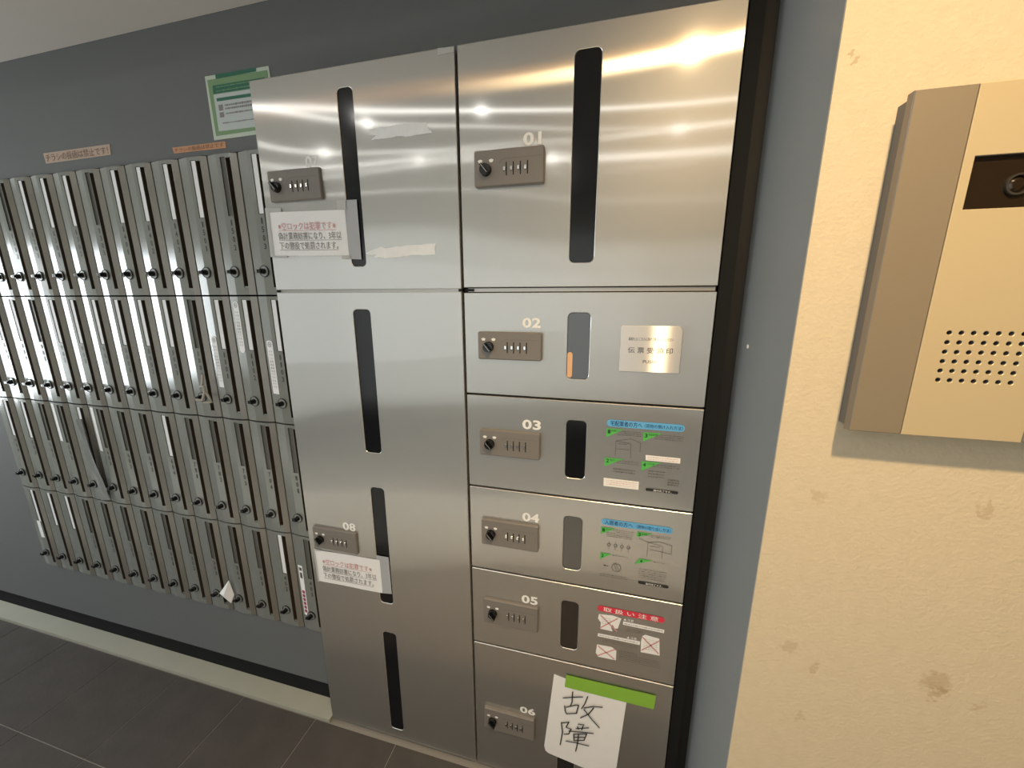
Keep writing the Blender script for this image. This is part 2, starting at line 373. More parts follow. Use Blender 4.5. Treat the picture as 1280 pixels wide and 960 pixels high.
# lamp housings
def lamp(x, y, label, r=0.04, warm=False):
    t = thing('ceiling_light', label, 'ceiling light', (x, y, CEIL-0.012), 'downlights of the lobby ceiling')
    q = MB(); k = 20; vs = []
    for (rr, z) in ((r, 1.0), (r*1.35, 1.0), (r*1.35, 0.994), (r, 0.992)):
        vs += [(x+rr*math.cos(2*PI*i/k), y+rr*math.sin(2*PI*i/k), z) for i in range(k)]
    q.add(vs, [(a*k+i, a*k+(i+1) % k, ((a+1) % 4)*k+(i+1) % k, ((a+1) % 4)*k+i) for a in range(4) for i in range(k)])
    q.build('lamp_ring', 'lamp_white', t)
    return t
for i, (x, y, p) in enumerate(LAMPS): lamp(x, y, 'small round white ceiling downlight of the lobby behind the viewer')
t = lamp(WARM[0], WARM[1], 'warm round ceiling downlight in front of the intercom', 0.10)
em = bpy.data.materials.new('warm_lens'); em.use_nodes = True
bs = em.node_tree.nodes['Principled BSDF']; bs.inputs['Emission Color'].default_value = (1, 0.43, 0.08, 1); bs.inputs['Emission Strength'].default_value = 10
q = MB(); k = 20; q.add([(WARM[0]+0.098*math.cos(2*PI*i/k), WARM[1]+0.098*math.sin(2*PI*i/k), 0.9985) for i in range(k)], [tuple(range(k))[::-1]])
q.build('lamp_lens', em, t)

# ------------------------------------------------------------------ steel parcel lockers
def lock_set(door, x0, zt, h, etched=True):
    x1 = x0+0.1555; zb = zt-h
    d = MB(); d.plate(rrect(x0, x1, zb, zt, 0.004, 3), [], -0.010, -0.0002, 0.0022)
    body = d.build('lock_plate', 'lock_grey', door)
    if etched:
        e = MB(); zl = zt-0.27*h; xa = x0+0.07
        pts = [(x0+0.150, zl), (xa, zl), (xa-0.008, zl-0.003), (xa-0.012, zl-0.009)]
        for p, q2 in zip(pts, pts[1:]): e.bar(p, q2, 0.0007, -0.0102)
        e.build('etched_line', 'faint_ink', door)
    kx, kz = x0+0.027, zt-0.54*h
    k = MB(); k.cyl(kx, kz, -0.020, -0.0101, 0.0118, 0.0132, 20)
    k.build('knob', 'black_plastic', door)
    g = MB(); a = math.radians(-50); c, s_ = math.cos(a), math.sin(a)
    def rp(u, v): return (kx+u*c-v*s_, kz+u*s_+v*c)
    g.poly([rp(-0.012, -0.0028), rp(0.012, -0.0028), rp(0.012, 0.0028), rp(-0.012, 0.0028)], -0.027, 0.0068)
    g.build('knob_grip', 'black_plastic', door)
    w2 = MB(); w2.bar(rp(-0.011, 0.0), rp(0.011, 0.0), 0.0011, -0.0272); w2.build('knob_line', 'dial_face', door)
    mk = MB()
    for sg in (-1, 1):
        mk.poly([(kx+sg*0.0125-0.0055, kz+0.0195), (kx+sg*0.0125-0.003, kz+0.0145), (kx+sg*0.0125+0.003, kz+0.0145), (kx+sg*0.0125+0.0055, kz+0.0195), (kx+sg*0.0125, kz+0.0215)], -0.0103)
    mk.build('knob_marks', 'white_paint', door)
    for i in range(4):
        dx = x0+0.0735+0.0155*i
        MB().box(dx-0.0012, dx+0.0012, -0.0104, -0.0101, kz-0.0135, kz+0.0125).build('wheel_slot', 'black', door)
        wv = MB(); wv.plate(rrect(dx-0.0076, dx-0.0014, kz-0.005, kz+0.0045, 0.002, 2), [], -0.0125, -0.0101, 0.0008)
        wv.build('digit_wheel', 'chrome', door)
def locker_door(root, num, x0, x1, z0, z1, wins, lock, numbox, label):
    gx, gz = 0.0033, 0.0027
    d = MB(); d.plate(rect(x0+gx, x1-gx, z0+gz, z1-gz), [rrect(*wv, 0.011, 5) for wv in wins], 0.0, 0.017, 0.0011, 0, 1, 2)
    door = d.build('door', ['steel', 'steel_edge', 'frame_dark'], root)
    tag(door, label)
    for (a, c, e, g) in wins:
        MB().plate(rrect(a+0.0003, c-0.0003, e+0.0003, g-0.0003, 0.011, 5), [], 0.0025, 0.006, 0.0003).build('window', 'dark_pane' if num in ('01', '07', '08', '03') else 'pane', door)
    lock_set(door, *lock)
    nb = MB(); a, c, e, g = numbox
    text(nb, num, a, c, e, g, -0.0004, bold=0.032, space=1.05); nb.build('number', 'white_paint', door)
    return door
R1, R2, R3, R4, R5 = 0.0118, -0.2423, -0.4942, -0.7432, -0.9942
DB = FL+0.008
def cabinet(label, x0, x1, z_rows):
    t = thing('parcel_locker', label, 'locker', ((x0+x1)/2, 0.15, FL), 'steel parcel lockers')
    q = MB(); q.box(x0+0.001, x1-0.001, 0.022, 0.30, FL, LTOP)
    q.build('body', 'frame_dark', t)
    s = MB()
    s.box(x0+0.012, x1-0.006, 0.006, 0.0218, R1-0.004, R1+0.004)
    s.build('rail', 'rail_steel', t)
    return t
GX = -0.3580
ca = cabinet('tall steel parcel locker column with doors 07 and 08, beside the mailboxes', LX0, GX, None)
cb = cabinet('steel parcel locker column with six doors 01 to 06, beside the grey return wall', GX, LX1, None)
locker_door(ca, '07', LX0, GX, R1+0.001, LTOP, [(-0.656, -0.6148, 0.072, 0.468)], (-0.8735, 0.306, 0.0725), (-0.7623, -0.7238, 0.309, 0.3345), 'door 07 with a taped warning note and torn paper strips')
locker_door(ca, '08', LX0, GX, DB, R1-0.001, [(-0.6655, -0.6148, -0.432, -0.0355), (-0.6610, -0.6170, -0.9285, -0.5395), (-0.6630, -0.6165, -1.428, -1.0385)], (-0.8750, -0.695, 0.073), (-0.7693, -0.7248, -0.6955, -0.668), 'tall door 08 with three dark windows in a line')
bx = [('01', R1+0.0035, LTOP, [(-0.1065, -0.0540, 0.069, 0.470)], (-0.3190, 0.3050, 0.073), (-0.2109, -0.1712, 0.3093, 0.3341), 'large top door 01 with a long dark window'),
      ('02', R2, R1-0.0035, [(-0.1055, -0.0550, -0.191, -0.039)], (-0.3190, -0.0850, 0.066), (-0.2114, -0.1676, -0.0744, -0.0511), 'door 02 with a bright steel plate'),
      ('03', R3, R2, [(-0.1022, -0.0540, -0.441, -0.292)], (-0.3200, -0.3300, 0.069), (-0.2105, -0.1641, -0.3237, -0.2987), 'door 03 with the instruction sheet for couriers'),
      ('04', R4, R3, [(-0.1015, -0.0545, -0.699, -0.546)], (-0.3205, -0.5830, 0.076), (-0.2096, -0.1648, -0.5776, -0.5521), 'door 04 with the instruction sheet for residents'),
      ('05', R5, R4, [(-0.1012, -0.0550, -0.949, -0.797)], (-0.3188, -0.8315, 0.080), (-0.2110, -0.1659, -0.8295, -0.8035), 'door 05 with the red caution sheet'),
      ('06', DB, R5, [(-0.1000, -0.0500, -1.420, -1.110)], (-0.3248, -1.2210, 0.078), (-0.2148, -0.1685, -1.2141, -1.1904), 'bottom door 06 with the handwritten note')]
for num, z0, z1, wins, lock, nb, lab in bx: locker_door(cb, num, GX, LX1, z0, z1, wins, lock, nb, lab)
# small dark latch blocks in the gap beside the rails
for root, x0 in ((cb, GX+0.005), (ca, LX0+0.002), (ca, GX-0.012)):
    MB().box(x0, x0+(0.022 if root is cb else 0.010), 0.003, 0.0058, R1-0.0028, R1+0.0028).build('latch', 'frame_dark', root)

# push plate on door 02
t = thing('push_plate', 'bright steel plate reading PUSH with receipt stamp lettering on door 02', 'plate', (0.075, 0, -0.168))
q = MB()
def pl(ins):
    r = 0.010; x0, x1, z0, z1 = 0.0122+ins, 0.1380-ins, -0.1670+ins, -0.0655-ins
    out = [(x0, z0), (x1, z0)]
    for cx, cz, t0 in ((x1-r, z1-r, 0), (x0+0.004, z1-0.004, PI/2)):
        rr = r if t0 == 0 else 0.004
        out += [(cx+rr*math.cos(t0+PI/2*i/5), cz+rr*math.sin(t0+PI/2*i/5)) for i in range(6)]
    return out
q.plate(pl, [], -0.0028, -0.0002, 0.0006); q.build('plate', 'plate_steel', t)
q = MB(); text(q, '裏面を上にこちらに向けて差し込んでください', 0.0287, 0.1212, -0.0975, -0.0905, -0.0031, 0.01)
text(q, '伝 票 受 領 印', 0.0287, 0.1213, -0.1250, -0.1120, -0.0031, 0.012); text(q, 'PUSH', 0.0618, 0.0868, -0.1470, -0.1400, -0.0031, 0.004)
q.build('lettering', 'ink', t)
# tan strip that paints a hand's reflection into window 02
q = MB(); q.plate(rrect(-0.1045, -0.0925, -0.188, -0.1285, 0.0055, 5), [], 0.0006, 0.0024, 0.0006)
tag(q.build('parcel', 'parcel'), 'narrow tan rounded strip painted as a hand reflection in the window of door 02', 'parcel')  # 'parcel' here is the painted hand reflection, not a parcel

# ---- instruction sheets
def tri(q, x, z, w_, h_): MB().poly([(x, z), (x, z-h_), (x+w_, z)], -0.0012).build('number_flag', 'green', t)
def strip(P, mat='white_paint', y=-0.0014): MB().poly(P, y).build('white_strip', mat, t)
def lines(q, x0, x1, z0, n_, dz, th=0.0012, y=-0.0013, gaps=True):
    for i in range(n_):
        z = z0-i*dz; x = x0
        while x < x1-0.002:
            L = random.uniform(0.003, 0.008) if gaps else x1-x
            q.bar((x, z), (min(x+L, x1), z), th*random.uniform(0.5, 1.1), y); x += L+0.0014
SH = 'instruction sheets on the locker doors'
def sheet(label, x, z):
    return thing('instruction_sticker', label, 'sticker', (x, -0.0005, z), SH)
def pill(q, x0, x1, z0, z1, y): q.poly(rrect(x0, x1, z0, z1, (z1-z0)/2-0.0001, 5)(0), y)
t = sheet('clear sticker with blue courier heading and four green numbered flags on door 03', 0.077, -0.45)
q = MB(); pill(q, -0.0080, 0.1612, -0.2994, -0.2825, -0.0010); q.build('heading_bar', 'blue', t)
q = MB(); text(q, '宅配業者の方へ', 0.0005, 0.0705, -0.2970, -0.2845, -0.0014, 0.03); text(q, '〈荷物の預け入れ方法〉', 0.0755, 0.1575, -0.2960, -0.2865, -0.0014, 0.01); q.build('heading_text', 'navy', t)
q = MB(); tri(q, -0.0080, -0.3045, 0.0385, 0.0225); tri(q, 0.0745, -0.3068, 0.040, 0.0225); tri(q, -0.0083, -0.3775, 0.0415, 0.0230); tri(q, 0.0758, -0.3778, 0.0415, 0.0245)
q = MB()
for n_, x, z in (('1', -0.005, -0.3165), ('3', 0.0775, -0.319), ('2', -0.005, -0.3895), ('4', 0.0785, -0.3905)): text(q, n_, x, x+0.0065, z, z+0.0095, -0.0015, 0.03)
text(q, '扉を開け', 0.003, 0.016, -0.3115, -0.3065, -0.0015); text(q, '暗証番号を', 0.086, 0.105, -0.3140, -0.3090, -0.0015); text(q, '荷物を入', 0.003, 0.016, -0.3845, -0.3795, -0.0015); text(q, 'ツマミを', 0.087, 0.103, -0.3855, -0.3805, -0.0015)
q.build('flag_numbers', 'dark_green', t)
q = MB(); lines(q, 0.018, 0.070, -0.3085, 3, 0.0045); lines(q, 0.100, 0.160, -0.3105, 3, 0.0050); lines(q, 0.020, 0.068, -0.3830, 2, 0.005); lines(q, 0.100, 0.158, -0.3830, 2, 0.0055)
lines(q, 0.012, 0.062, -0.4040, 2, 0.007, 0.002); lines(q, 0.092, 0.130, -0.4000, 3, 0.007, 0.002); lines(q, 0.135, 0.160, -0.4180, 3, 0.006, 0.003)
for a, c in (((0.015, -0.3335), (0.047, -0.3255)), ((0.047, -0.3255), (0.070, -0.3335)), ((0.015, -0.3335), (0.015, -0.3715)), ((0.070, -0.3335), (0.070, -0.3560)), ((0.048, -0.3380), (0.050, -0.3735)), ((0.020, -0.3400), (0.040, -0.3400)), ((0.018, -0.3530), (0.046, -0.3530)), ((0.015, -0.3335), (0.048, -0.3380))): q.bar(a, c, 0.0010, -0.0013)
q.build('small_print', 'faint_ink', t, 'stuff')
strip([(0.0829, -0.3613), (0.1579, -0.3619), (0.1583, -0.3747), (0.0838, -0.3745)]); strip([(-0.0086, -0.4296), (0.0725, -0.4300), (0.0729, -0.4511), (-0.0081, -0.4510)])
q = MB(); lines(q, 0.088, 0.154, -0.3660, 2, 0.005, 0.0011, -0.0017); lines(q, -0.003, 0.068, -0.4350, 3, 0.005, 0.0011, -0.0017); q.build('strip_print', 'red_ink', t, 'stuff')
q = MB(); pill(q, 0.0887, 0.1605, -0.4512, -0.4442, -0.0013); q.build('closing_bar', 'ink', t)
q = MB(); text(q, '操作完了です。', 0.106, 0.146, -0.4502, -0.4450, -0.0017, 0.02); q.build('closing_text', 'white_paint', t)

t = sheet('clear sticker with blue resident heading and diagrams on door 04', 0.077, -0.71)
q = MB(); pill(q, -0.0086, 0.1570, -0.5556, -0.5388, -0.0010); q.build('heading_bar', 'blue', t)
q = MB(); text(q, '入居者の方へ', -0.0005, 0.0660, -0.5532, -0.5410, -0.0014, 0.03); text(q, '〈荷物の取り出し方法〉', 0.0740, 0.1530, -0.5525, -0.5430, -0.0014, 0.01); q.build('heading_text', 'navy', t)
q = MB(); tri(q, -0.0087, -0.5622, 0.035, 0.0200); tri(q, 0.0769, -0.5624, 0.036, 0.0140); tri(q, -0.0066, -0.6345, 0.027, 0.0185); MB().poly([(0.0874, -0.6342), (0.119, -0.6352), (0.0767, -0.6518)], -0.0012).build('number_flag', 'green', t)
q = MB()
for n_, x, z in (('1', -0.005, -0.574), ('3', 0.080, -0.5725), ('2', -0.0045, -0.646), ('4', 0.0885, -0.6450)): text(q, n_, x, x+0.006, z, z+0.009, -0.0015, 0.03)
text(q, 'ダイヤルを', 0.004, 0.024, -0.5690, -0.5640, -0.0015); text(q, '扉を開け', 0.088, 0.103, -0.5690, -0.5640, -0.0015)
q.build('flag_numbers', 'dark_green', t)
q = MB(); lines(q, 0.026, 0.069, -0.5655, 2, 0.005); lines(q, 0.005, 0.068, -0.5755, 3, 0.0048); lines(q, 0.104, 0.156, -0.5660, 2, 0.0045); lines(q, 0.022, 0.060, -0.6370, 1, 0.005)
lines(q, -0.006, 0.062, -0.6950, 2, 0.0052); lines(q, 0.088, 0.152, -0.6630, 5, 0.0060, 0.0014); lines(q, 0.120, 0.150, -0.6380, 1, 0.0060)
for i in range(4):
    x = 0.013+0.0155*i; q.ring(x, -0.609, -0.0014, -0.0013, 0.0030, 0.0044, 12); q.bar((x, -0.598), (x, -0.6035), 0.0007, -0.0013); q.bar((x, -0.6145), (x, -0.622), 0.0007, -0.0013)
q.ring(0.034, -0.671, -0.0014, -0.0013, 0.0105, 0.0116, 20); q.bar((0.026, -0.658), (0.037, -0.683), 0.0009, -0.0013); q.bar((0.031, -0.656), (0.042, -0.681), 0.0009, -0.0013); lines(q, 0.002, 0.014, -0.670, 1, 0.005, 0.003)
for a, c in (((0.104, -0.5866), (0.130, -0.5810)), ((0.130, -0.5810), (0.1585, -0.5866)), ((0.1585, -0.5866), (0.1585, -0.6100)), ((0.104, -0.5866), (0.104, -0.6264)), ((0.082, -0.5790), (0.104, -0.5866)), ((0.104, -0.5866), (0.138, -0.5920)), ((0.138, -0.5920), (0.138, -0.6250)), ((0.110, -0.5960), (0.132, -0.5960)), ((0.110, -0.6050), (0.1585, -0.6100))): q.bar(a, c, 0.0010, -0.0013)
q.build('small_print', 'faint_ink', t, 'stuff')
q = MB(); pill(q, 0.0883, 0.1600, -0.7052, -0.6975, -0.0013); q.build('closing_bar', 'ink', t)
q = MB(); text(q, '操作完了です。', 0.106, 0.146, -0.7042, -0.6986, -0.0017, 0.02); q.build('closing_text', 'white_paint', t)

t = sheet('clear caution sticker with red heading bar and three crossed out pictures on door 05', 0.077, -0.955)
q = MB(); pill(q, -0.0069, 0.1587, -0.8075, -0.7905, -0.0010); q.build('heading_bar', 'red', t)
q = MB(); text(q, '取 扱 い 注 意', 0.0085, 0.1440, -0.8055, -0.7925, -0.0014, 0.02); q.build('heading_text', 'white_paint', t)
P1 = [(-0.0022, -0.8172), (0.0326, -0.8132), (0.0547, -0.8178), (0.0474, -0.8508), (0.040, -0.852), (0.034, -0.842), (0.030, -0.850), (0.0352, -0.8625), (0.0034, -0.8618), (0.004, -0.842), (-0.0039, -0.8319)]
P2 = [(0.1095, -0.8579), (0.1160, -0.8520), (0.1505, -0.8558), (0.1549, -0.9072), (0.1083, -0.9084), (0.1071, -0.8728)]
P3 = [(-0.0026, -0.9132), (0.0355, -0.9119), (0.0477, -0.9204), (0.0482, -0.9514), (0.0015, -0.9524), (-0.005, -0.9406)]
for P in (P1, P2, P3): MB().poly(P, -0.0011).build('picture', 'paper', t)
for x0, x1, z0, z1 in ((0.002, 0.046, -0.8595, -0.8190), (0.110, 0.152, -0.902, -0.861), (0.0, 0.044, -0.949, -0.9170)):
    q = MB(); q.bar((x0, z0), (x1, z1), 0.0034, -0.0015); q.bar((x0, z1), (x1, z0), 0.0034, -0.0015); q.build('red_cross', 'red_ink', t)
strip([(0.0597, -0.8245), (0.1603, -0.8262), (0.160, -0.8366), (0.0592, -0.8351)], 'paper', -0.0011); strip([(-0.0018, -0.8770), (0.105, -0.8762), (0.1046, -0.8872), (-0.0026, -0.8870)], 'paper', -0.0011); q = MB()
text(q, '▲', 0.0600, 0.0675, -0.8215, -0.8150, -0.0012); text(q, '注意', 0.070, 0.0850, -0.8222, -0.8145, -0.0012, 0.02)
text(q, '▲', 0.0715, 0.0785, -0.8745, -0.8680, -0.0012); text(q, '注意', 0.081, 0.096, -0.8752, -0.8675, -0.0012, 0.02)
q.build('warning_words', 'paper', t)
q = MB(); lines(q, 0.063, 0.157, -0.8308, 1, 0.005, 0.002, -0.0015); lines(q, 0.002, 0.102, -0.8820, 1, 0.005, 0.002, -0.0015); lines(q, 0.006, 0.030, -0.825, 4, 0.006, 0.0008, -0.0015); lines(q, 0.114, 0.148, -0.865, 6, 0.006, 0.0008, -0.0015); q.build('strip_print', 'grey_ink', t, 'stuff')
q = MB(); lines(q, 0.070, 0.110, -0.8460, 2, 0.005); lines(q, 0.010, 0.100, -0.8950, 2, 0.005); lines(q, 0.0565, 0.100, -0.9180, 6, 0.0055); lines(q, 0.100, 0.158, -0.9280, 4, 0.006)
q.build('small_print', 'faint_ink', t, 'stuff')

# ---- warning notes (two copies of the same sheet)
WN = 'taped warning notes on the left locker column'
def note(label, x0, x1, zt0, zt1, zb0, zb1, sheet_tape, tapes, zlean):
    t = thing('warning_note', label, 'note', ((x0+x1)/2, -0.001, zb1), WN)
    q = MB(); k = 10; vs = []; fs = []
    for i in range(k+1):
        u = i/k; x = x0+(x1-x0)*u; vs += [(x, -0.0016-0.0006*math.sin(u*9), zt0+(zt1-zt0)*u), (x, -0.0016-0.0006*math.sin(u*9+1), zb0+(zb1-zb0)*u)]
        if i: fs.append((2*i-2, 2*i-1, 2*i+1, 2*i))
    q.add(vs, fs); q.build('paper_sheet', 'paper', t)
    H = zt0-zb0; W = x1-x0; sl = (zt1-zt0)/W
    def at(u, v): return x0+W*u, zt0-H*v
    for (s_, u0, u1, v0, v1, mt) in (('※空ロックは犯罪です※', 0.11, 0.87, 0.24, 0.41, 'red_ink'), ('偽計業務妨害になり、3年以', 0.10, 0.93, 0.46, 0.63, 'grey_ink'), ('下の懲役で処罰されます。', 0.10, 0.88, 0.68, 0.85, 'grey_ink')):
        q = MB(); a = at(u0, v1); c = at(u1, v0)
        text(q, s_, a[0], c[0], a[1]+sl*W*u0, c[1]+sl*W*u0, -0.0028, 0.012, sl)
        q.bar((a[0], a[1]-0.0018+sl*W*u0), (c[0], a[1]-0.0018+sl*W*u1), 0.0009, -0.0028)
        q.build('text_line', mt, t)
    for P, mt in tapes: MB().poly(P, -0.0030 if mt == 'tape_clear' else -0.0012).build('tape', mt, t)
    return t
note('white taped warning note with faded red top line under the lock of door 07', -0.8916, -0.6612, 0.2118, 0.2066, 0.1035, 0.0985, None,
     [([(-0.6620, 0.2283), (-0.626, 0.2277), (-0.626, 0.0882), (-0.6640, 0.0905)], 'tape_over_dark'), ([(-0.6815, 0.2286), (-0.6560, 0.2283), (-0.6565, 0.2070), (-0.6812, 0.2075)], 'tape_clear'), ([(-0.6822, 0.0910), (-0.6570, 0.0903), (-0.6570, 0.0985), (-0.6815, 0.0995)], 'tape_clear'),
      ([(-0.9004, 0.2226), (-0.8492, 0.2198), (-0.8499, 0.2109), (-0.8890, 0.2119), (-0.8890, 0.1040), (-0.8487, 0.1030), (-0.8487, 0.0982), (-0.9030, 0.1010)], 'tape_clear')], 0)
note('white taped warning note with faded red top line below the lock of door 08', -0.8838, -0.6500, -0.7830, -0.7772, -0.8973, -0.8939, None,
     [([(-0.6620, -0.7625), (-0.6192, -0.7626), (-0.6181, -0.8901), (-0.6490, -0.8939)], 'tape_over_dark'), ([(-0.8860, -0.7790), (-0.8600, -0.7790), (-0.8600, -0.7840), (-0.8820, -0.7850), (-0.8800, -0.9000), (-0.8860, -0.9000)], 'tape_clear')], 0)
# ---- handwritten out-of-order notice
t = thing('handwritten_notice', 'cream paper with black handwritten characters and green tape on door 06', 'notice', (-0.02, -0.002, -1.37))
q = MB(); n_ = 14; vs = []; fs = []
TL, TR, BL, BR = (-0.1155, -1.0430), (0.0829, -1.0801), (-0.1410, -1.3310), (0.0668, -1.3706)
for j in range(n_+1):
    for i in range(n_+1):
        u, v = i/n_, j/n_
        x = (TL[0]*(1-u)+TR[0]*u)*(1-v)+(BL[0]*(1-u)+BR[0]*u)*v; z = (TL[1]*(1-u)+TR[1]*u)*(1-v)+(BL[1]*(1-u)+BR[1]*u)*v
        if i == 0 and j == n_: x += 0.006; z += 0.004
        vs.append((x, -0.0022-0.002*v*v-0.0012*math.sin(3*u+2)*v, z))
for j in range(n_):
    for i in range(n_): a = j*(n_+1)+i; fs.append((a, a+n_+1, a+n_+2, a+1))
q.add(vs, fs); q.build('paper_sheet', 'paper', t)
K = [[(-0.0873, -1.1129), (-0.055, -1.1), (-0.0339, -1.0927)], [(-0.0618, -1.0844), (-0.0622, -1.1196), (-0.0665, -1.1356)], [(-0.0828, -1.1409), (-0.0802, -1.159), (-0.0763, -1.1665)], [(-0.0785, -1.1435), (-0.051, -1.1266), (-0.0437, -1.1256), (-0.0489, -1.1554)], [(-0.0763, -1.1665), (-0.0479, -1.1551)], [(-0.0202, -1.0878), (-0.0268, -1.1148), (-0.035, -1.1341)], [(-0.0289, -1.1301), (-0.0036, -1.1166), (0.0207, -1.1113)], [(-0.0023, -1.1214), (-0.0152, -1.1476), (-0.0369, -1.1676)], [(-0.0287, -1.1353), (-0.0068, -1.1615), (0.0159, -1.1854)], [(-0.0904, -1.2034), (-0.0862, -1.2368), (-0.0916, -1.2867)], [(-0.0903, -1.2048), (-0.069, -1.1948), (-0.0765, -1.216), (-0.0619, -1.2178), (-0.0677, -1.2373), (-0.0812, -1.2434)], [(-0.0424, -1.1925), (-0.0266, -1.1899)], [(-0.0481, -1.211), (-0.0132, -1.1961)], [(-0.0442, -1.2027), (-0.0407, -1.2105)], [(-0.0286, -1.1946), (-0.0322, -1.2096)], [(-0.068, -1.2269), (-0.0361, -1.2192), (0.0005, -1.2118)], [(-0.0544, -1.2339), (-0.052, -1.2562)], [(-0.0544, -1.2339), (-0.0176, -1.2196), (-0.0245, -1.2462)], [(-0.0513, -1.244), (-0.0249, -1.2346)], [(-0.052, -1.2568), (-0.0245, -1.2456)], [(-0.0751, -1.2666), (-0.0453, -1.2629), (-0.0106, -1.2614)], [(-0.0401, -1.2289), (-0.0421, -1.2631), (-0.0464, -1.2944)]]
q = MB()
for st in K:
    for p, r in zip(st, st[1:]): q.bar(p, r, 0.0032, -0.0068)
    for p in st: q.poly(disc(p[0], p[1], 0.0016, 8)(0), -0.0068)
q.build('handwriting', 'ink', t)
q = MB(); q.poly([(-0.0814, -1.0342), (0.1556, -1.0329), (0.1530, -1.0792), (-0.0848, -1.0770)], -0.0038)
tag(q.build('tape', 'gtape', t), 'bright green adhesive tape')
# ---- torn paper residue
def residue(label, P):
    q = MB(); out = []
    for p, r in zip(P, P[1:]+P[:1]):
        for i in range(4):
            u = i/4; out.append((p[0]+(r[0]-p[0])*u+random.uniform(-1, 1)*0.0012, p[1]+(r[1]-p[1])*u+random.uniform(-1, 1)*0.0012))
    bm = bmesh.new(); es = []; vs = [bm.verts.new((x, -0.0006, z)) for x, z in out]
    es = [bm.edges.new((vs[i], vs[(i+1) % len(vs)])) for i in range(len(vs))]
    bmesh.ops.triangle_fill(bm, edges=es, use_beauty=True, normal=(0, -1, 0)); bm.verts.index_update()
    q.add([v.co for v in bm.verts], [[v.index for v in fc.verts] for fc in bm.faces]); bm.free()
    tag(q.build('torn_paper', 'residue'), label, 'paper scrap', 'torn paper left on door 07')
residue('upper torn strip of white paper stuck beside the window of door 07', [(-0.5789, 0.3758), (-0.5331, 0.3765), (-0.4822, 0.3776), (-0.4329, 0.3757), (-0.4275, 0.3637), (-0.4189, 0.353), (-0.459, 0.3517), (-0.5093, 0.3538), (-0.5481, 0.3537), (-0.5758, 0.3531), (-0.5605, 0.3611), (-0.5799, 0.3655), (-0.5631, 0.3691)])
residue('lower torn strip of white paper near the bottom edge of door 07', [(-0.612, 0.1033), (-0.5685, 0.1168), (-0.555, 0.1134), (-0.5002, 0.1175), (-0.4213, 0.1194), (-0.4251, 0.1094), (-0.4238, 0.0953), (-0.4884, 0.0941), (-0.5293, 0.0905), (-0.5918, 0.0921), (-0.5842, 0.0978), (-0.6089, 0.0985)])
q = MB(); q.poly([(-0.399, 0.5129), (-0.3621, 0.5105), (-0.3624, 0.5010), (-0.3997, 0.4993)], -0.0006); tag(q.build('tape_scrap', 'tape_clear'), 'short clear tape scrap at the top right corner of door 07', 'tape')

# ------------------------------------------------------------------ mailboxes
W = 0.1055; TOPS = [0.379, -0.0005, -0.3885, -0.7770]; BOTS = [0.0015, -0.3865, -0.7750, -1.1520]
YB = 0.045
def out(u):   # bulge of the front towards the room over the width
    pts = [(0.012, 0.0010), (0.355, 0.0068), (0.64, 0.0066), (0.800, 0.0060), (0.98, 0.0004)]
    for (a, p), (c, q_) in zip(pts, pts[1:]):
        if u <= c: return YB-(p+(q_-p)*(max(u, a)-a)/(c-a))
    return YB-pts[-1][1]
def mailbox_meshes(h):
    """front shell of one mailbox from (0, -h) to (W, 0), with name recess and letter slot"""
    us = [0.026, 0.10, 0.355, 0.475, 0.640, 0.655, 0.700, 0.795, 0.805, 0.890, 0.974]
    zs = [-0.0014, -0.010, -0.0125, -0.1605, -0.1625, -h+0.022, -h+0.0014]
    def hole(i, j):
        u = (us[i]+us[i+1])/2; z = (zs[j]+zs[j+1])/2
        if 0.475 < u < 0.640 and -0.1605 < z < -0.010: return 1
        if 0.655 < u < 0.795 and -h+0.022 < z < -0.0125: return 2
        return 0
    q = MB(); nu, nz = len(us), len(zs); base = len(q.v)
    q.v += [(us[i]*W, out(us[i]), zs[j]) for j in range(nz) for i in range(nu)]
    for j in range(nz-1):
        for i in range(nu-1):
            if hole(i, j): continue
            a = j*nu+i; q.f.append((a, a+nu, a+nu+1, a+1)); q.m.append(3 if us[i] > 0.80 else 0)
    for (ua, ub, dy, mi) in ((0.475, 0.640, 0.0028, 1),):
        za, zb = -0.1605, -0.010
        xa, xb, ya, yb = ua*W, ub*W, out(ua), out(ub)
        F_ = [(xa, ya, za), (xb, yb, za), (xb, yb, zb), (xa, ya, zb)]
        q.add(F_+[(x, y+dy, z) for x, y, z in F_], [(0, 4, 5, 1), (1, 5, 6, 2), (2, 6, 7, 3), (3, 7, 4, 0), (4, 7, 6, 5)], mi)
    # letter slot: a deep opening on the left, then a sloping guide up to the front surface
    za, zb = -h+0.022, -0.0125
    prof = [(0.655, out(0.655), 2), (0.655, out(0.655)+0.034, 2), (0.795, out(0.795)+0.034, 2), (0.795, out(0.795), 2)]
    vs = [(u*W, y, z) for z in (za, zb) for u, y, m_ in prof]; k = len(prof)
    q.add(vs, [(i, i+1, i+1+k, i+k) for i in range(k-1)], 2)
    q.add(vs, [tuple(range(k)), tuple(range(2*k-1, k-1, -1))], 2)
    # rim back to the carcass
    rim = [(i, 0) for i in range(nu)]+[(nu-1, j) for j in range(1, nz)]+[(i, nz-1) for i in range(nu-2, -1, -1)]+[(0, j) for j in range(nz-2, 0, -1)]
    vs = [q.v[j*nu+i] for i, j in rim]; k = len(vs)
    q.add(vs+[(x, 0.110, z) for x, y, z in vs], [(i, (i+1) % k, (i+1) % k+k, i+k) for i in range(k)]+[tuple(range(k, 2*k))], 0)
    return q
FACE = {}
def face_mesh(h):
    key = round(h, 4)
    if key not in FACE: FACE[key] = mailbox_meshes(h).mesh('mailbox_front', ['mailbox', 'recess', 'mailbox_in', 'warm_strip'])
    return FACE[key]
kx, ky = 0.42*W, out(0.42)
